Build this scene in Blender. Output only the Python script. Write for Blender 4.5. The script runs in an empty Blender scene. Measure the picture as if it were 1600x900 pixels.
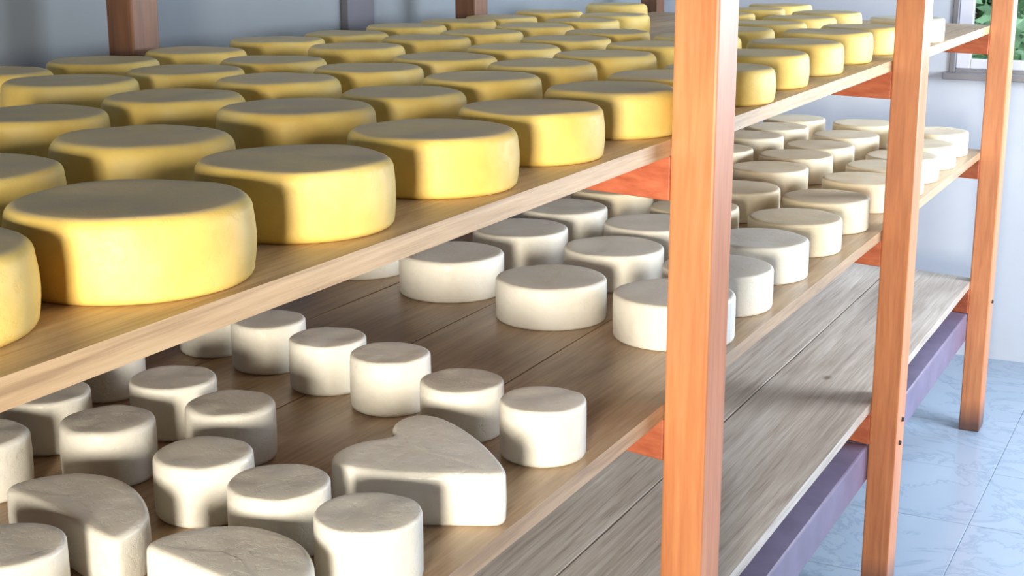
import bpy, bmesh, math, random
from mathutils import Vector, Matrix, noise
C = bpy.context.scene.collection
S = 0.8                       # layout units -> metres
ZF = 1.68                     # floor lies 1.68 layout units below the top shelf
def P(x, y, z): return Vector((x*S, y*S, (z+ZF)*S))

# ---------------------------------------------------------------- camera
yaw, pit, roll = 0.4671, 0.2437, -0.0007
Fw = Vector((-math.sin(yaw)*math.cos(pit), math.cos(yaw)*math.cos(pit), -math.sin(pit)))
Rt = Vector((math.cos(yaw), math.sin(yaw), 0)); Up = Rt.cross(Fw)
R2 = Rt*math.cos(roll)+Up*math.sin(roll); U2 = -Rt*math.sin(roll)+Up*math.cos(roll)
cd = bpy.data.cameras.new('camera'); cam = bpy.data.objects.new('camera', cd); C.objects.link(cam)
cd.sensor_width = 36; cd.lens = 2239.45/1600*36; cd.clip_start = 0.05
M = Matrix((R2, U2, -Fw)).transposed().to_4x4(); M.translation = P(0, 0, 0.3617)
cam.matrix_world = M
bpy.context.scene.camera = cam

# ---------------------------------------------------------------- world, lights, exposure
sc = bpy.context.scene
sc.view_settings.view_transform = 'Standard'; sc.view_settings.look = 'None'
sc.view_settings.gamma = 1; sc.view_settings.use_curve_mapping = False
sc.view_settings.exposure = 0.0
w = bpy.data.worlds.new('sky'); sc.world = w; w.use_nodes = True
bg = w.node_tree.nodes['Background']; bg.inputs[0].default_value = (0.72, 0.86, 1, 1); bg.inputs[1].default_value = 3.2
def area(name, loc, target, sx, sy, power, col):
    l = bpy.data.lights.new(name, 'AREA'); l.shape = 'RECTANGLE'; l.size = sx; l.size_y = sy
    l.energy = power; l.color = col
    o = bpy.data.objects.new(name, l); C.objects.link(o); o.location = P(*loc)
    o.rotation_euler = (P(*target)-P(*loc)).to_track_quat('-Z', 'Y').to_euler()
    return o
key = area('rear_window_daylight', (0.28, -2.2, 0.14), (-1.0, 2.4, -0.08), 0.50, 0.62, 22, (1, 0.91, 0.76))
key.data.spread = math.radians(52)
area('aisle_window_daylight', (1.40, 5.3, 0.10), (-1.0, 4.9, -0.35), 1.3, 0.8, 115, (0.84, 0.91, 1))
area('end_window_daylight', (-0.33, 7.0, 0.3), (-1.0, 4, -0.6), 0.68, 0.7, 22, (0.74, 0.86, 1))
area('overhead_fill', (0.5, 2.5, 1.5), (-0.4, 2.5, -1), 1.6, 4.0, 5.5, (0.94, 0.96, 1))  # added soft fill from above to lift the ambient, no opening there

# ---------------------------------------------------------------- helpers
def mat(name):
    m = bpy.data.materials.new(name); m.use_nodes = True
    return m, m.node_tree.nodes, m.node_tree.links, m.node_tree.nodes['Principled BSDF']
def nd(ns, t, **k):
    n = ns.new(t)
    for a, b in k.items():
        if a.startswith('i_'): n.inputs[int(a[2:]) if a[2:].isdigit() else a[2:]].default_value = b
        else: setattr(n, a, b)
    return n
def ramp(ns, stops):
    r = ns.new('ShaderNodeValToRGB'); e = r.color_ramp.elements
    while len(e) < len(stops): e.new(0.5)
    for k, (p, c) in zip(e, stops): k.position = p; k.color = (*c, 1)
    return r
def mapping(ns, ln, scale, coord='Object'):
    tc = ns.new('ShaderNodeTexCoord'); mp = ns.new('ShaderNodeMapping'); mp.inputs['Scale'].default_value = scale
    ln.new(tc.outputs[coord], mp.inputs[0]); return mp
def bump(ns, ln, b, src, strength, dist=0.002):
    bp = ns.new('ShaderNodeBump'); bp.inputs['Strength'].default_value = strength; bp.inputs['Distance'].default_value = dist
    ln.new(src, bp.inputs['Height']); ln.new(bp.outputs[0], b.inputs['Normal'])
def wood(name, dark, mid, light, axis, rough=0.6, coarse=1.0, rand=0.12, bumps=0.5, patch=0.8, foot=False, knot=None):
    m, ns, ln, b = mat(name)
    sc_ = {'y': (22*coarse, 1.3, 22*coarse), 'z': (22*coarse, 22*coarse, 1.3), 'x': (1.3, 22*coarse, 22*coarse)}[axis]
    mp = mapping(ns, ln, sc_)
    oi = ns.new('ShaderNodeObjectInfo')
    ad = nd(ns, 'ShaderNodeVectorMath', operation='ADD'); cm = ns.new('ShaderNodeCombineXYZ')
    mu = nd(ns, 'ShaderNodeMath', operation='MULTIPLY', i_1=37.0); ln.new(oi.outputs['Random'], mu.inputs[0])
    for i in range(3): ln.new(mu.outputs[0], cm.inputs[i])
    ln.new(mp.outputs[0], ad.inputs[0]); ln.new(cm.outputs[0], ad.inputs[1])
    n1 = nd(ns, 'ShaderNodeTexNoise', i_Scale=1.0, i_Detail=5.0, i_Roughness=0.6, i_Distortion=1.2)
    n2 = nd(ns, 'ShaderNodeTexNoise', i_Scale=6.0, i_Detail=3.0, i_Roughness=0.6)
    ln.new(ad.outputs[0], n1.inputs['Vector']); ln.new(ad.outputs[0], n2.inputs['Vector'])
    mx = nd(ns, 'ShaderNodeMix', data_type='FLOAT', i_0=0.4); ln.new(n1.outputs[0], mx.inputs[2]); ln.new(n2.outputs[0], mx.inputs[3])
    r = ramp(ns, [(0.32, dark), (0.5, mid), (0.68, light)]); ln.new(mx.outputs[0], r.inputs[0])
    mp2 = mapping(ns, ln, {'y': (5, 1.6, 5), 'z': (5, 5, 1.6), 'x': (1.6, 5, 5)}[axis])
    n3 = nd(ns, 'ShaderNodeTexNoise', i_Scale=1.0, i_Detail=3.0, i_Roughness=0.55, i_Distortion=0.5); ln.new(mp2.outputs[0], n3.inputs['Vector'])
    r3 = ramp(ns, [(0.35, (0.72, 0.69, 0.66)), (0.6, (1, 1, 1))]); ln.new(n3.outputs[0], r3.inputs[0])
    pm = nd(ns, 'ShaderNodeMix', data_type='RGBA', blend_type='MULTIPLY'); pm.inputs[0].default_value = patch
    ln.new(r.outputs[0], pm.inputs[6]); ln.new(r3.outputs[0], pm.inputs[7]); r = pm
    if knot:    # one small dark knot
        mk = mapping(ns, ln, (1, 0.55, 0)); mk.inputs['Location'].default_value = (-knot[0], -knot[1]*0.55, 0)
        lg = nd(ns, 'ShaderNodeVectorMath', operation='LENGTH'); ln.new(mk.outputs[0], lg.inputs[0])
        mf = nd(ns, 'ShaderNodeMapRange', i_1=0.005, i_2=0.014, i_3=0.75, i_4=0.0); ln.new(lg.outputs['Value'], mf.inputs[0])
        fx = nd(ns, 'ShaderNodeMix', data_type='RGBA'); fx.inputs[7].default_value = (0.12, 0.08, 0.06, 1)
        ln.new(mf.outputs[0], fx.inputs[0]); ln.new(r.outputs[2], fx.inputs[6]); r = fx
    if foot:    # damp stain on the lowest few centimetres of a post
        sx = ns.new('ShaderNodeSeparateXYZ'); mp4 = mapping(ns, ln, (1, 1, 1)); ln.new(mp4.outputs[0], sx.inputs[0])
        mf = nd(ns, 'ShaderNodeMapRange', i_1=0.02, i_2=0.11, i_3=0.85, i_4=0.0); ln.new(sx.outputs[2], mf.inputs[0])
        fx = nd(ns, 'ShaderNodeMix', data_type='RGBA'); fx.inputs[7].default_value = (0.05, 0.035, 0.04, 1)
        ln.new(mf.outputs[0], fx.inputs[0]); ln.new(r.outputs[2], fx.inputs[6]); r = fx
    hs = ns.new('ShaderNodeHueSaturation')
    mr = nd(ns, 'ShaderNodeMapRange', i_3=1-rand, i_4=1+rand); ln.new(oi.outputs['Random'], mr.inputs[0])
    ln.new(mr.outputs[0], hs.inputs['Value']); ln.new(r.outputs[2], hs.inputs['Color']); ln.new(hs.outputs[0], b.inputs['Base Color'])
    b.inputs['Roughness'].default_value = rough
    bump(ns, ln, b, mx.outputs[0], bumps, 0.0015)
    return m
def cheese_mat(name, c1, c2, c3, rough=0.5, pits=0.5, sss=0.08, bloom=None):
    m, ns, ln, b = mat(name)
    mp = mapping(ns, ln, (1, 1, 1)); oi = ns.new('ShaderNodeObjectInfo')
    mu = nd(ns, 'ShaderNodeMath', operation='MULTIPLY', i_1=19.0); ln.new(oi.outputs['Random'], mu.inputs[0])
    ad = nd(ns, 'ShaderNodeVectorMath', operation='ADD'); cm = ns.new('ShaderNodeCombineXYZ')
    for i in range(3): ln.new(mu.outputs[0], cm.inputs[i])
    ln.new(mp.outputs[0], ad.inputs[0]); ln.new(cm.outputs[0], ad.inputs[1])
    n1 = nd(ns, 'ShaderNodeTexNoise', i_Scale=9.0, i_Detail=4.0, i_Roughness=0.6); ln.new(ad.outputs[0], n1.inputs['Vector'])
    r = ramp(ns, [(0.3, c1), (0.52, c2), (0.72, c3)]); ln.new(n1.outputs[0], r.inputs[0])
    if bloom:   # dry greyish bloom that covers the flat faces of the wheel and stops short of the rounded rim
        sx = ns.new('ShaderNodeSeparateXYZ'); tc = ns.new('ShaderNodeTexCoord'); ln.new(tc.outputs['Normal'], sx.inputs[0])
        m1 = nd(ns, 'ShaderNodeMapRange', i_1=0.80, i_2=0.99); ln.new(sx.outputs[2], m1.inputs[0])
        nb = nd(ns, 'ShaderNodeTexNoise', i_Scale=14.0, i_Detail=4.0); ln.new(ad.outputs[0], nb.inputs['Vector'])
        m2 = nd(ns, 'ShaderNodeMapRange', i_1=0.3, i_2=0.65, i_3=0.55, i_4=1.0); ln.new(nb.outputs[0], m2.inputs[0])
        mm = nd(ns, 'ShaderNodeMath', operation='MULTIPLY'); ln.new(m1.outputs[0], mm.inputs[0]); ln.new(m2.outputs[0], mm.inputs[1])
        bm_ = nd(ns, 'ShaderNodeMix', data_type='RGBA'); bm_.inputs[7].default_value = (*bloom, 1)
        ln.new(mm.outputs[0], bm_.inputs[0]); ln.new(r.outputs[0], bm_.inputs[6]); col = bm_.outputs[2]
    else: col = r.outputs[0]
    hs = ns.new('ShaderNodeHueSaturation')
    mr = nd(ns, 'ShaderNodeMapRange', i_3=0.9, i_4=1.05); ln.new(oi.outputs['Random'], mr.inputs[0])
    ln.new(mr.outputs[0], hs.inputs['Value']); ln.new(col, hs.inputs['Color']); ln.new(hs.outputs[0], b.inputs['Base Color'])
    n2 = nd(ns, 'ShaderNodeTexNoise', i_Scale=70.0, i_Detail=6.0, i_Roughness=0.75, i_Distortion=0.4); ln.new(ad.outputs[0], n2.inputs['Vector'])
    r2 = ramp(ns, [(0.38, (0, 0, 0)), (0.5, (0.8, 0.8, 0.8)), (1, (1, 1, 1))]); ln.new(n2.outputs[0], r2.inputs[0])
    bump(ns, ln, b, r2.outputs[0], pits, 0.0012)
    b.inputs['Roughness'].default_value = rough
    b.inputs['Subsurface Weight'].default_value = sss; b.inputs['Subsurface Radius'].default_value = (1, 0.7, 0.4); b.inputs['Subsurface Scale'].default_value = 0.01
    return m
def flat(name, col, rough=0.5, metal=0.0, var=0.0, scale=3.0):
    m, ns, ln, b = mat(name); b.inputs['Roughness'].default_value = rough; b.inputs['Metallic'].default_value = metal
    mp = mapping(ns, ln, (1, 1, 1)); n = nd(ns, 'ShaderNodeTexNoise', i_Scale=scale, i_Detail=5.0, i_Roughness=0.6); ln.new(mp.outputs[0], n.inputs['Vector'])
    r = ramp(ns, [(0.3, tuple(c*(1-var) for c in col)), (0.7, tuple(min(1, c*(1+var)) for c in col))]); ln.new(n.outputs[0], r.inputs[0]); ln.new(r.outputs[0], b.inputs['Base Color'])
    return m
MT = {}
MT['plank_top'] = wood('pale_pine', (0.36, 0.23, 0.12), (0.56, 0.39, 0.22), (0.68, 0.50, 0.31), 'y', 0.5, 1.5)
MT['plank_mid'] = wood('worn_pine', (0.30, 0.19, 0.11), (0.48, 0.33, 0.20), (0.62, 0.46, 0.30), 'y', 0.36, 1.2)
MT['plank_low'] = wood('grey_weathered_pine', (0.34, 0.28, 0.23), (0.58, 0.52, 0.45), (0.76, 0.71, 0.64), 'y', 0.38, 2.2, knot=(0.494, 1.366))
MT['post'] = wood('varnished_orange_wood', (0.45, 0.15, 0.055), (0.60, 0.225, 0.09), (0.71, 0.295, 0.125), 'z', 0.36, 0.8, 0.06, 0.25, 0.35, True)
MT['post_shaded'] = wood('shaded_post_wood', (0.12, 0.055, 0.03), (0.20, 0.09, 0.045), (0.29, 0.13, 0.065), 'z', 0.5, 0.8, 0.06, 0.25, 0.35)  # post wood darkened for the shade the back posts stand in
MT['rail'] = wood('red_stained_wood', (0.40, 0.09, 0.04), (0.56, 0.15, 0.07), (0.68, 0.23, 0.11), 'x', 0.55, 0.8, 0.06, 0.3)
MT['beam'] = flat('purple_paint', (0.165, 0.14, 0.22), 0.4, 0, 0.15, 12)
MT['yellow'] = cheese_mat('yellow_rind', (0.78, 0.52, 0.12), (0.87, 0.64, 0.18), (0.88, 0.70, 0.28), 0.55, 0.25, 0.08, (0.64, 0.49, 0.28))
MT['cream'] = cheese_mat('cream_rind', (0.76, 0.65, 0.45), (0.82, 0.73, 0.54), (0.86, 0.79, 0.63), 0.5, 0.3)
MT['white'] = cheese_mat('white_rind', (0.78, 0.75, 0.66), (0.84, 0.82, 0.74), (0.87, 0.86, 0.80), 0.38, 0.38)
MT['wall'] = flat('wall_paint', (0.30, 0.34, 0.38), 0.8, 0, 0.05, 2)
MT['wall_lit'] = flat('lit_wall_paint', (0.56, 0.60, 0.66), 0.8, 0, 0.05, 2)  # wall paint lightened to carry the light falling on the end wall
MT['grout'] = flat('grout', (0.30, 0.36, 0.42), 0.8)
MT['metal'] = flat('grey_aluminium', (0.22, 0.22, 0.24), 0.4, 0.4)
MT['sash'] = flat('white_sash_paint', (0.60, 0.61, 0.68), 0.4)
MT['leaf'] = flat('leaf_green', (0.30, 0.48, 0.26), 0.6, 0, 0.5, 6)
MT['bark'] = flat('bark', (0.16, 0.10, 0.06), 0.8, 0, 0.3, 10)
MT['ground'] = flat('grass_ground', (0.16, 0.24, 0.09), 0.9, 0, 0.3, 2)
m, ns, ln, b = mat('window_glass'); b.inputs['Transmission Weight'].default_value = 1; b.inputs['Roughness'].default_value = 0.02; b.inputs['IOR'].default_value = 1.05; MT['glass'] = m
# blue-white marble tile
m, ns, ln, b = mat('marble_tile'); mp = mapping(ns, ln, (1, 1, 1)); oi = ns.new('ShaderNodeObjectInfo')
ad = nd(ns, 'ShaderNodeVectorMath', operation='ADD'); ln.new(mp.outputs[0], ad.inputs[0]); ln.new(oi.outputs['Location'], ad.inputs[1])
n1 = nd(ns, 'ShaderNodeTexNoise', i_Scale=3.2, i_Detail=6.0, i_Roughness=0.6, i_Distortion=2.0); ln.new(ad.outputs[0], n1.inputs['Vector'])
r = ramp(ns, [(0.0, (0.29, 0.37, 0.47)), (0.47, (0.29, 0.37, 0.47)), (0.5, (0.23, 0.31, 0.41)), (0.53, (0.30, 0.38, 0.48)), (1.0, (0.32, 0.40, 0.50))])
ln.new(n1.outputs[0], r.inputs[0]); ln.new(r.outputs[0], b.inputs['Base Color']); b.inputs['Roughness'].default_value = 0.22; MT['tile'] = m

def link(name, me, m, parent=None):
    o = bpy.data.objects.new(name, me); C.objects.link(o)
    if m and not me.materials: me.materials.append(m)
    if parent: o.parent = parent
    return o
def tag(o, label, cat, group=None):
    o['label'] = label; o['category'] = cat
    if group: o['group'] = group
    return o
def thing(name, label, cat, loc, group=None):
    o = bpy.data.objects.new(name, None); C.objects.link(o); o.location = P(*loc); o.empty_display_size = 0.1
    bpy.context.view_layer.update()
    return tag(o, label, cat, group)
def box_bm(bm, x0, x1, y0, y1, z0, z1, sk=0.0):
    # layout units; sk shears y with x (rails that run slightly back)
    vs = []
    for z in (z0, z1):
        for x, y in ((x0, y0), (x1, y0), (x1, y1), (x0, y1)):
            vs.append(bm.verts.new(P(x, y+sk*(x1-x), z)))
    for f in ((3, 2, 1, 0), (4, 5, 6, 7), (0, 1, 5, 4), (1, 2, 6, 5), (2, 3, 7, 6), (3, 0, 4, 7)): bm.faces.new([vs[i] for i in f])
def fin(name, bm, m, parent=None, bev=0.0, seg=2, smooth=False):
    if bev: bmesh.ops.bevel(bm, geom=bm.edges[:], offset=bev, segments=seg, affect='EDGES', profile=0.5)
    bmesh.ops.recalc_face_normals(bm, faces=bm.faces[:])
    if parent is not None:
        bmesh.ops.translate(bm, verts=bm.verts[:], vec=-parent.location)
    me = bpy.data.meshes.new(name); bm.to_mesh(me); bm.free()
    if smooth:
        for p in me.polygons: p.use_smooth = True
    return link(name, me, m, parent)
def box(name, x0, x1, y0, y1, z0, z1, m, parent=None, bev=0.0, sk=0.0):
    bm = bmesh.new(); box_bm(bm, x0, x1, y0, y1, z0, z1, sk); return fin(name, bm, m, parent, bev)
def struct(o): o['kind'] = 'structure'; return o

# ---------------------------------------------------------------- room shell
ZB, ZT = -1.68, 1.9
XB, XA, Y0, YE = -2.75, 1.75, -2.8, 7.1
fl = struct(box('floor', XB-0.1, XA+0.1, Y0-0.1, YE+0.1, ZB-0.08, ZB-0.006, MT['grout']))
struct(box('ceiling', XB-0.1, XA+0.1, Y0-0.1, YE+0.1, ZT, ZT+0.08, MT['wall']))
struct(box('wall_back', XB-0.1, XB, Y0-0.1, YE+0.1, ZB, ZT, MT['wall']))
def wall_hole(name, axis, a, b_, lo, hi, h0, h1, hz0, hz1):
    bm = bmesh.new()
    for (u0, u1, z0, z1) in ((lo, h0, ZB, ZT), (h1, hi, ZB, ZT), (h0, h1, ZB, hz0), (h0, h1, hz1, ZT)):
        if axis == 'y': box_bm(bm, u0, u1, a, b_, z0, z1)
        else: box_bm(bm, a, b_, u0, u1, z0, z1)
    return struct(fin(name, bm, MT['wall_lit']))
wall_hole('wall_end', 'y', YE, YE+0.1, XB-0.1, XA+0.1, -1.24, 0.1, -0.30, 1.1)
wall_hole('wall_rear', 'y', Y0-0.1, Y0, XB-0.1, XA+0.1, -0.05, 0.6, -0.25, 0.55)
wall_hole('wall_aisle', 'x', XA, XA+0.1, Y0, YE, 4.6, 6.6, -0.4, 1.2)
# tiles
bm = bmesh.new(); t = 0.5485
box_bm(bm, 0, t, 0, t, -ZF-0.006, -ZF)
bmesh.ops.bevel(bm, geom=[e for e in bm.edges if all(v.co.z > -0.001 for v in e.verts)], offset=0.0015, segments=1, affect='EDGES')
bmesh.ops.recalc_face_normals(bm, faces=bm.faces[:])
tm = bpy.data.meshes.new('tile'); bm.to_mesh(tm); bm.free()
x = -0.685-4*0.55
while x < XA+0.05:
    y = 5.50-15*0.55
    while y < YE+0.05:
        if x+t > XB and y+t > Y0 and x+t <= XA+0.3:
            o = link('tile', tm, MT['tile'], fl); o.location = (x*S, y*S, 0)
        y += 0.55
    x += 0.55
# shallow raised grey strip, put in for a dark band on the back wall
struct(box('wall_band_1', XB, XB+0.03, 4.16, 4.33, ZB, ZT, flat('grey_band', (0.17, 0.17, 0.20), 0.8, 0, 0.05), bev=0.004))
# windows
def window(n, axis, plane, u0, u1, z0, z1, sill, inward):
    par = bpy.data.objects.new('window_%d' % n, None); C.objects.link(par); struct(par)
    def bb(name, a0, a1, d0, d1, c0, c1, m, bev=0.003):
        lo, hi = sorted((plane+inward*d0, plane+inward*d1))
        if axis == 'y': return box(name, a0, a1, lo, hi, c0, c1, m, par, bev)
        return box(name, lo, hi, a0, a1, c0, c1, m, par, bev)
    f = 0.028
    for q in ((u0, u0+f, z0, z1), (u1-f, u1, z0, z1), (u0+f, u1-f, z1-f, z1), (u0+f, u1-f, z0, z0+f)):
        bb('window_frame', q[0], q[1], -0.06, 0.012, q[2], q[3], MT['metal'])
    mid = (u0+u1)/2; s = 0.065
    for (a, b_) in ((u0+f, mid), (mid, u1-f)):
        for q in ((a, a+s, z0+f, z1-f), (b_-s, b_, z0+f, z1-f), (a+s, b_-s, z1-f-s, z1-f), (a+s, b_-s, z0+f, z0+f+s*0.7)):
            bb('sash', q[0], q[1], -0.05, -0.01, q[2], q[3], MT['sash'])
        bb('pane', a+s, b_-s, -0.032, -0.028, z0+f+s*0.7, z1-f-s, MT['glass'], 0)
    if sill: bb('window_sill', u0-0.02, u1+0.02, 0.0, 0.07, z0-0.02, z0+0.012, MT['metal'])
window(1, 'y', YE, -1.24, 0.1, -0.30, 1.1, True, -1)
window(2, 'x', XA, 4.6, 6.6, -0.4, 1.2, False, -1)
window(3, 'y', Y0, -0.05, 0.6, -0.25, 0.55, False, 1)

# ---------------------------------------------------------------- garden seen through the end window
struct(box('ground', -25, 25, 7.3, 40, -2.4, -2.3, MT['ground']))
random.seed(5)
def tree(x, y, label, hgt=2.6, rad=1.1):
    t = thing('garden_tree', label, 'tree', (x, y, -2.3), 'trees outside the end window')
    bm = bmesh.new(); bmesh.ops.create_cone(bm, cap_ends=True, segments=10, radius1=0.12, radius2=0.05, depth=hgt*0.7*S)
    bmesh.ops.translate(bm, verts=bm.verts[:], vec=t.location+Vector((0, 0, hgt*0.35*S))); fin('trunk', bm, MT['bark'], t)
    bm = bmesh.new(); c0 = t.location+Vector((0, 0, hgt*0.68*S))
    cl = [c0+Vector((random.uniform(-1, 1), random.uniform(-1, 1), random.uniform(-.9, .9)))*rad*0.55 for _ in range(22)]
    for _ in range(16000):
        d = Vector((random.gauss(0, 1), random.gauss(0, 1), random.gauss(0, 1))).normalized()*rad*0.6*random.uniform(0.5, 1)**0.5
        p = random.choice(cl)+d; a = Vector((random.gauss(0, 1), random.gauss(0, 1), random.gauss(0, 1))).normalized()
        b_ = a.orthogonal().normalized(); s = random.uniform(0.03, 0.06)
        bm.faces.new([bm.verts.new(p+v) for v in (a*s, b_*s*0.5, -a*s, -b_*s*0.5)])
    o = fin('foliage', bm, MT['leaf'], t); o['kind'] = 'stuff'
tree(-1.75, 10.6, 'leafy green tree at the left seen through the end window', 3.6, 1.3)
tree(1.9, 13.5, 'leafy green tree at the right seen through the end window', 3.4, 1.3)

# ---------------------------------------------------------------- rack
XF = -0.898; XR = -2.55
posts_front = ((2.414, 0.112), (4.222, 0.112), (5.965, 0.112)); W = 0.083
SK = 0.20     # back posts stand a little further along than the front ones
rack = thing('wooden_rack', 'orange-brown wooden shelving frame with a purple beam near the floor', 'rack', (-1.7, 4.0, ZB))
for (y, d) in posts_front:
    box('post', XF, XF+W, y, y+d, ZB, 1.1, MT['post'], rack, 0.004)
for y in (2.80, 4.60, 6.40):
    box('post', XR, XR+W, y, y+0.10, ZB, 1.1, MT['post_shaded'], rack, 0.004)
sh = {'top': 0.0, 'mid': -0.4997, 'low': -1.0372}; TH = 0.030
for k, z in sh.items():
    for (y, d) in posts_front:
        h0 = z-TH-(0.082 if k != 'low' else 0.107)
        sk = (0.39)/(XF-XR)
        box('rail', XR+W-0.02, XF+0.001, y-0.004, y+0.036, h0, z-TH, MT['rail'], rack, 0.002, sk)
# painted beam under the front edge, in bays between the posts
for a, b_ in ((-0.6, 2.412), (2.414, 4.220), (4.222, 5.99)):
    be = box('beam', XF-0.13, XF+0.0, a, b_, -1.295, -1.175, MT['beam'], rack, 0.005); be['label'] = 'purple painted beam'

MT['bolt'] = flat('dark_iron', (0.05, 0.045, 0.045), 0.5, 0.6)
for (y, z) in ((4.29, -1.10), (4.27, -1.17), (6.04, -1.13)):
    bm = bmesh.new(); bmesh.ops.create_cone(bm, cap_ends=True, segments=12, radius1=0.007, radius2=0.005, depth=0.006)
    bmesh.ops.rotate(bm, verts=bm.verts[:], matrix=Matrix.Rotation(math.pi/2, 3, 'Y')); bmesh.ops.translate(bm, verts=bm.verts[:], vec=P(XF+W, y, z)+Vector((0.002, 0, 0)))
    fin('bolt', bm, MT['bolt'], rack)
# shelves: planks laid along the rack
def plank(x0, x1, y0, y1, z, m, parent, seed, sk, wave=0.0):
    nx, ny = 4, 60
    bm = bmesh.new(); grid = {}
    for j in range(ny+1):
        for i in range(nx+1):
            u = i/nx; x = x0+(x1-x0)*u; y = y0+(y1-y0)*j/ny
            if j == ny: y += sk*(XF-x)
            ex = 0.0
            if i in (0, nx): ex = 0.0018*noise.noise(Vector((seed*3.1, y*2.5, i)))
            dz = wave*noise.noise(Vector((x*2+seed, y*1.2, 3)))
            grid[i, j, 1] = bm.verts.new(P(x+ex, y, z+dz)); grid[i, j, 0] = bm.verts.new(P(x+ex, y, z-TH))
    for j in range(ny):
        for i in range(nx):
            bm.faces.new([grid[i, j, 1], grid[i+1, j, 1], grid[i+1, j+1, 1], grid[i, j+1, 1]])
            bm.faces.new([grid[i, j+1, 0], grid[i+1, j+1, 0], grid[i+1, j, 0], grid[i, j, 0]])
    for j in range(ny):
        for i in (0, nx): bm.faces.new([grid[i, j, 0], grid[i, j+1, 0], grid[i, j+1, 1], grid[i, j, 1]])
    for i in range(nx):
        for j in (0, ny): bm.faces.new([grid[i, j, 0], grid[i+1, j, 0], grid[i+1, j, 1], grid[i, j, 1]])
    return fin('plank', bm, m, parent, 0)
seed = 0
for k, lab, m, wv in (('top', 'pale pine plank shelf carrying the yellow cheese wheels, uppermost of three', 'plank_top', 0.0),
                      ('mid', 'brown pine plank shelf carrying the white cheeses, middle of three', 'plank_mid', 0.0),
                      ('low', 'empty grey weathered plank shelf, lowest of three', 'plank_low', 0.0)):
    z = sh[k]
    t = thing('plank_shelf', lab, 'shelf', (-1.7, 2.7, z-TH), None)
    edges = [XF, -1.222, -1.532, -1.842, -2.152, -2.462] if k != 'low' else [XF, -1.243, -1.57, -1.89, -2.19, -2.462]
    for a, b_ in zip(edges[:-1], edges[1:]):
        g = 0.0022 if k != 'low' else 0.004
        plank(b_+g, a-(g if a != XF else 0), -0.5+0.02*(seed % 3), 6.03, z, MT[m], t, seed, 0.24 if k != 'top' else 0.2, wv)
        seed += 1

# ---------------------------------------------------------------- cheeses
def revolve(name, r, h, rt, rb, bulge, seed, m, dish=0.0):
    # r,h layout units; profile from the centre of the bottom to the centre of the top
    r *= S; h *= S; rt *= S; rb *= S; dish *= S
    prof = [(0.0, 0.0), (r*0.5, 0.0), (r-rb, 0.0)]
    for i in range(1, 5):
        a = math.pi/2*i/5; prof.append((r-rb+rb*math.sin(a), rb-rb*math.cos(a)))
    n = 7
    for i in range(n+1):
        u = i/n; zz = rb+(h-rb-rt)*u; prof.append((r+bulge*r*math.sin(math.pi*u), zz))
    for i in range(1, 7):
        a = math.pi/2*i/6; prof.append((r-rt+rt*math.cos(a), h-rt+rt*math.sin(a)))
    for q in (0.85, 0.6, 0.3): prof.append(((r-rt)*q, h-dish*(1-q)))
    N = 72; bm = bmesh.new(); rings = []
    for (pr, pz) in prof:
        if pr == 0: rings.append([bm.verts.new((0, 0, pz))]); continue
        ring = []
        for k in range(N):
            a = 2*math.pi*k/N
            v = Vector((math.cos(a), math.sin(a), pz/r*0.7))
            f = 1+0.012*noise.noise(v*1.1+Vector((seed*7, 0, 0)))+0.004*noise.noise(v*4+Vector((seed*3, 5, 0)))
            dz = 0.012*h*noise.noise(Vector((math.cos(a)*pr/r*1.5+seed*5, math.sin(a)*pr/r*1.5, 0)))*min(1, pz/h)*2 if pz > rb else 0
            ring.append(bm.verts.new((pr*f*math.cos(a), pr*f*math.sin(a), pz+dz)))
        rings.append(ring)
    for a, b_ in zip(rings[:-1], rings[1:]):
        for k in range(N):
            k2 = (k+1) % N
            if len(a) == 1: bm.faces.new([a[0], b_[k2], b_[k]])
            else: bm.faces.new([a[k], a[k2], b_[k2], b_[k]])
    bm.faces.new(rings[-1])
    bmesh.ops.recalc_face_normals(bm, faces=bm.faces[:])
    me = bpy.data.meshes.new(name); bm.to_mesh(me); bm.free()
    for p in me.polygons: p.use_smooth = True
    me.materials.append(m); return me
YM = [revolve('round_cheese', 0.125, 0.081, rt, 0.009, bl, s, MT['yellow'], d) for s, (rt, bl, d) in enumerate(((0.017, 0.014, 0.001), (0.013, 0.018, 0.0), (0.020, 0.010, 0.001), (0.015, 0.022, 0.002)))]
CM = [revolve('round_cheese', 0.129, 0.093, rt, 0.006, 0.006, s+10, MT['cream']) for s, rt in enumerate((0.009, 0.011, 0.008))]
WM = [revolve('round_cheese', 0.129, 0.093, rt, 0.006, 0.004, s+14, MT['white']) for s, rt in enumerate((0.008, 0.010, 0.009))]
SM = [revolve('drum_cheese', 0.075, 0.098, rt, 0.010, bl, s+20, MT['white']) for s, (rt, bl) in enumerate(((0.007, 0.006), (0.009, 0.010), (0.006, 0.002), (0.011, 0.012)))]
ORD = ['first', 'second', 'third', 'fourth', 'fifth', 'sixth', 'seventh', 'eighth', 'ninth', 'tenth', 'eleventh', 'twelfth', 'thirteenth', 'fourteenth']
random.seed(11)
def place(kind, meshes, bh, br, x, y, z, r, h, label, cat, group):
    o = link(kind, random.choice(meshes), None); o.location = P(x, y, z)
    o.scale = (r/br, r/br, h/bh); o.rotation_euler = (0, 0, random.uniform(0, 6.28))
    return tag(o, label, cat, group)
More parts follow.
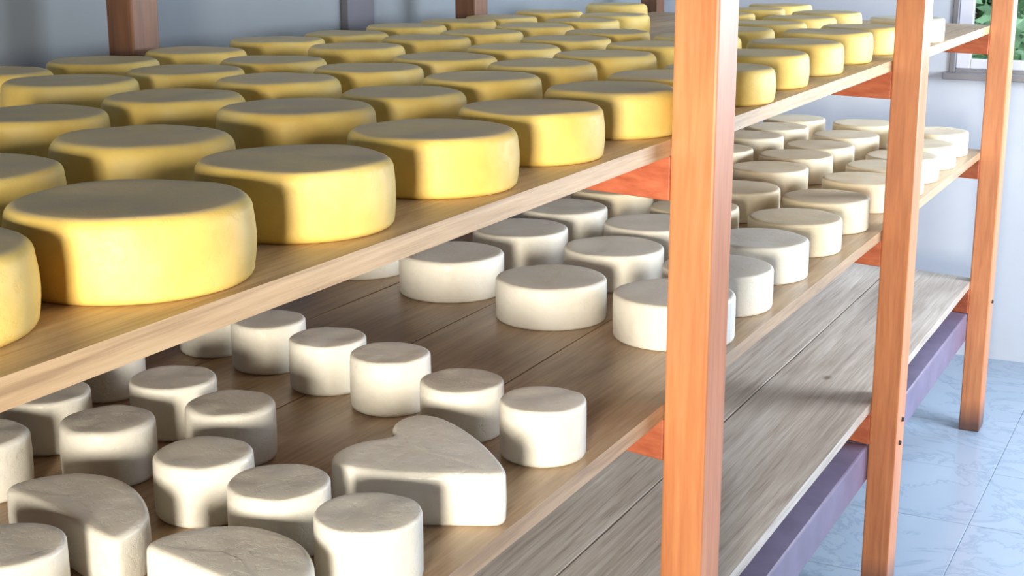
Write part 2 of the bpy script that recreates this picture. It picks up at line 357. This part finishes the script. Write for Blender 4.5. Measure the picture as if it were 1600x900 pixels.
top_rows = [
 [(-1.085, 0.885, .127, .083), (-1.040, 1.158, .129, .088), (-1.048, 1.473, .124, .087), (-1.041, 1.807, .124, .084), (-1.035, 2.124, .120, .083), (-1.035, 2.465, .126, .083), (-1.038, 2.760, .125, .080), (-1.019, 3.025, .123, .075), (-1.044, 3.376, .125, .080), (-1.051, 3.740, .126, .082), (-1.061, 4.107, .126, .086), (-1.050, 4.460, .125, .081), (-1.028, 5.021, .125, .078)],
 [(-1.407, 1.265, .125, .079), (-1.388, 1.582, .130, .081), (-1.399, 1.975, .131, .081), (-1.372, 2.275, .118, .077), (-1.373, 2.587, .121, .078), (-1.390, 2.905, .123, .079), (-1.365, 3.200, .125, .079), (-1.370, 3.540, .125, .079), (-1.370, 3.869, .125, .079), (-1.372, 4.190, .125, .079), (-1.370, 4.540, .125, .079), (-1.365, 4.890, .125, .079), (-1.360, 5.230, .125, .079)],
 [(-1.734, 1.709, .125, .079), (-1.691, 2.015, .127, .080), (-1.707, 2.350, .126, .080), (-1.691, 2.660, .119, .077), (-1.665, 2.955, .124, .079), (-1.661, 3.305, .122, .078), (-1.660, 3.620, .125, .079), (-1.665, 3.920, .125, .079), (-1.680, 4.982, .125, .079), (-1.675, 5.340, .125, .079), (-1.665, 5.680, .125, .079)],
 [(-2.043, 2.130, .130, .081), (-2.001, 2.427, .124, .079), (-1.987, 2.723, .122, .078), (-2.030, 3.140, .125, .079), (-2.020, 3.480, .124, .079), (-1.990, 3.750, .122, .079), (-1.980, 4.085, .125, .079), (-1.960, 4.400, .125, .079), (-1.994, 4.760, .125, .079)],
 [(-2.340, 2.215, .125, .079), (-2.318, 2.525, .126, .079), (-2.310, 2.846, .124, .079), (-2.340, 3.228, .128, .080), (-2.315, 3.530, .125, .079), (-2.335, 3.900, .125, .079), (-2.310, 4.190, .125, .079), (-2.290, 4.460, .125, .079), (-2.290, 4.840, .125, .079), (-2.280, 5.460, .125, .079)]]
rown = ['front row', 'second row from the front', 'third row from the front', 'fourth row from the front', 'back row by the wall']
for ri, row in enumerate(top_rows):
    for ci, (x, y, r, h) in enumerate(row):
        last = ri == 0 and ci == len(row)-1
        if last:
            place('round_cheese', CM, .093, .129, x, y, 0, r, h, 'pale cream cheese wheel at the far right end of the top shelf', 'cheese', 'cheese wheels on the top shelf')
        else:
            place('round_cheese', YM, .081, .125, x, y, 0, r, h, 'yellow cheese wheel, top shelf, %s, %s from the left' % (rown[ri], ORD[ci]), 'cheese', 'cheese wheels on the top shelf')
mid_rows = [
 [(-1.048, 2.865, .133, .099), (-1.053, 3.167, .131, .096), (-1.064, 3.513, .132, .096), (-1.062, 3.858, .129, .092), (-1.064, 4.196, .129, .094), (-1.042, 4.575, .130, .093), (-1.040, 4.876, .130, .092), (-1.043, 5.169, .128, .086), (-1.044, 5.502, .128, .086), (-1.059, 5.845, .130, .092)],
 [(-1.356, 2.889, .127, .096), (-1.361, 3.272, .126, .092), (-1.388, 3.600, .129, .092), (-1.365, 3.880, .128, .092), (-1.354, 4.245, .130, .092), (-1.382, 4.669, .130, .092), (-1.380, 4.985, .130, .092), (-1.368, 5.256, .128, .092), (-1.349, 5.578, .127, .092), (-1.365, 5.960, .130, .092)],
 [(-1.681, 3.003, .129, .099), (-1.679, 3.378, .128, .092), (-1.698, 3.704, .125, .092), (-1.700, 4.060, .128, .092), (-1.679, 5.005, .130, .092), (-1.679, 5.395, .130, .092), (-1.661, 5.690, .129, .092), (-1.671, 5.985, .130, .092)],
 [(-2.009, 3.098, .130, .092)]]
rown = ['front row', 'second row from the front', 'third row from the front', 'back']
for ri, row in enumerate(mid_rows):
    for ci, (x, y, r, h) in enumerate(row):
        lab = 'large %s cheese wheel, middle shelf, %s, %s from the left' % ('cream' if y > 3.8 else 'white', rown[ri], ORD[ci])
        if ri == 3: lab = 'leftmost large cheese wheel on the middle shelf, mostly hidden by the top shelf edge'
        place('round_cheese', CM if y > 3.8 else WM, .093, .129, x, y, sh['mid'], r, h, lab, 'cheese', 'large cheese wheels on the middle shelf')
drums = [(-0.987, 2.073, .073, .099, 'small white cheese drum at the shelf front, nearest the middle post'),
 (-1.163, 2.110, .074, .097, 'small white cheese drum right behind the heart-shaped cheese'),
 (-1.352, 2.178, .075, .104, 'small white cheese drum, third from the right in the slanting line behind the heart'),
 (-1.524, 2.227, .075, .100, 'small white cheese drum, fourth from the right in the slanting line of drums'),
 (-1.707, 2.285, .075, .100, 'small white cheese drum, second from the left in the slanting rear line'),
 (-0.993, 1.534, .074, .097, 'small white cheese drum in front of the heart-shaped cheese, at the bottom edge'),
 (-1.341, 1.619, .075, .097, 'small white cheese drum behind the gap between the two lower left hearts'),
 (-1.168, 1.572, .074, .097, 'small white cheese drum just left of the large heart, behind the lowest heart'),
 (-1.577, 1.671, .076, .097, 'small white cheese drum directly behind the left heart-shaped cheese'),
 (-1.451, 1.828, .075, .097, 'small white cheese drum left of the notch of the large heart'),
 (-1.628, 1.894, .076, .097, 'small white cheese drum at upper left, its back rim near the top shelf edge'),
 (-1.775, 1.738, .074, .095, 'small white cheese drum at far left, top partly cut off by the shelf above'),
 (-1.708, 1.527, .075, .097, 'small white cheese drum cut by the left picture edge, above the left heart'),
 (-1.353, 1.235, .075, .097, 'small white cheese drum in the bottom left picture corner'),
 (-1.884, 2.000, .075, .097, 'small white cheese drum with its top hidden by the upper shelf, upper left'),
 (-1.880, 2.330, .075, .097, 'small white cheese drum mostly hidden under the upper shelf, leftmost of the slanting line')]
for x, y, r, h, lab in drums:
    place('drum_cheese', SM, .098, .075, x, y, sh['mid'], r, h, lab, 'cheese', 'small cheese drums on the middle shelf')

def heart(pts, corners, h, label, rt=0.010):
    # pts: outline in layout units, counter-clockwise after fixing; corners: indices kept sharp
    n = len(pts); V = [Vector((a, b_)) for a, b_ in pts]; out = []
    for i in range(n):
        p0, p1, p2, p3 = V[i-1], V[i], V[(i+1) % n], V[(i+2) % n]
        if i in corners: p0 = p1*2-p2
        if (i+1) % n in corners: p3 = p2*2-p1
        for s in range(5):
            t_ = s/5
            out.append(0.5*((2*p1)+(-p0+p2)*t_+(2*p0-5*p1+4*p2-p3)*t_*t_+(-p0+3*p1-3*p2+p3)*t_**3))
    ar = sum(out[i-1].x*out[i].y-out[i].x*out[i-1].y for i in range(len(out)))
    if ar < 0: out.reverse()
    for _ in range(2):
        out = [out[i]*0.5+(out[i-1]+out[(i+1) % len(out)])*0.25 for i in range(len(out))]
    c = sum(out, Vector((0, 0)))/len(out); N = len(out)
    def inset(d):
        r_ = []
        for i in range(N):
            tg = (out[(i+2) % N]-out[i-2]).normalized(); nn = Vector((-tg.y, tg.x)); r_.append(out[i]+nn*d)
        for _ in range(int(d*900)):
            r_ = [r_[i]*0.5+(r_[i-1]+r_[(i+1) % N])*0.25 for i in range(N)]
        return r_
    prof = [(0.006, 0.0), (0.002, 0.003), (0.0, 0.008)]+[(-0.001*math.sin(math.pi*u), 0.008+(h-0.008-rt)*u) for u in (0.25, 0.5, 0.75)]
    prof += [(rt-rt*math.cos(a), h-rt+rt*math.sin(a)) for a in (0, 0.3, 0.6, 0.9, 1.2, 1.57)]
    bm = bmesh.new(); rings = []
    for d, z in prof: rings.append([bm.verts.new(((p.x-c.x)*S, (p.y-c.y)*S, z*S)) for p in inset(d)])
    for a, b_ in zip(rings[:-1], rings[1:]):
        for k in range(N): bm.faces.new([a[k], a[(k+1) % N], b_[(k+1) % N], b_[k]])
    for fr in (0.8, 0.5, 0.2):
        last = rings[-1]; cc = sum((v.co for v in rings[len(prof)-1]), Vector())/N
        nr = [bm.verts.new(cc+(v.co-cc)*fr+Vector((0, 0, 0.0008*noise.noise(v.co*30+Vector((fr*9, 0, 0)))))) for v in rings[len(prof)-1]]
        for k in range(N): bm.faces.new([last[k], last[(k+1) % N], nr[(k+1) % N], nr[k]])
        rings.append(nr)
    bm.faces.new(rings[-1]); bm.faces.new(list(reversed(rings[0])))
    bmesh.ops.recalc_face_normals(bm, faces=bm.faces[:])
    me = bpy.data.meshes.new('heart_cheese'); bm.to_mesh(me); bm.free()
    for p in me.polygons: p.use_smooth = True
    o = link('heart_cheese', me, MT['white']); o.location = P(c.x, c.y, sh['mid'])
    return tag(o, label, 'cheese', 'heart-shaped cheeses on the middle shelf')
h3 = [(-1.161, 1.699), (-1.177, 1.721), (-1.184, 1.748), (-1.180, 1.783), (-1.164, 1.811), (-1.146, 1.830), (-1.142, 1.848), (-1.165, 1.878), (-1.174, 1.909), (-1.168, 1.938), (-1.147, 1.954), (-1.116, 1.955), (-1.065, 1.929), (-1.005, 1.885), (-0.950, 1.833), (-0.915, 1.793), (-0.908, 1.772), (-0.922, 1.757), (-0.964, 1.738), (-0.990, 1.726), (-1.017, 1.714), (-1.057, 1.700), (-1.093, 1.693), (-1.126, 1.690), (-1.146, 1.691)]
heart(h3, {6}, 0.084, 'large white heart-shaped cheese with its notch at the rear, beside the front drums')
h1 = [(-1.524, 1.401), (-1.533, 1.417), (-1.530, 1.437), (-1.521, 1.456), (-1.510, 1.472), (-1.496, 1.488), (-1.467, 1.504), (-1.428, 1.512), (-1.383, 1.501), (-1.335, 1.474), (-1.288, 1.433), (-1.270, 1.405), (-1.261, 1.374), (-1.259, 1.331), (-1.287, 1.336), (-1.320, 1.345), (-1.386, 1.368), (-1.457, 1.389), (-1.503, 1.394)]
heart(h1, {13}, 0.082, 'white heart-shaped cheese at lower left, its tip pointing at the viewer')
h2 = [(-1.214, 1.340), (-1.219, 1.362), (-1.208, 1.393), (-1.190, 1.420), (-1.165, 1.439), (-1.139, 1.452), (-1.109, 1.457), (-1.073, 1.453), (-1.032, 1.437), (-0.996, 1.406), (-0.975, 1.378), (-0.962, 1.345), (-0.957, 1.310), (-0.958, 1.272), (-1.005, 1.285), (-1.065, 1.302), (-1.152, 1.322), (-1.196, 1.331)]
heart(h2, {13}, 0.082, 'white heart-shaped cheese cut off by the bottom picture edge, lowest of the hearts')
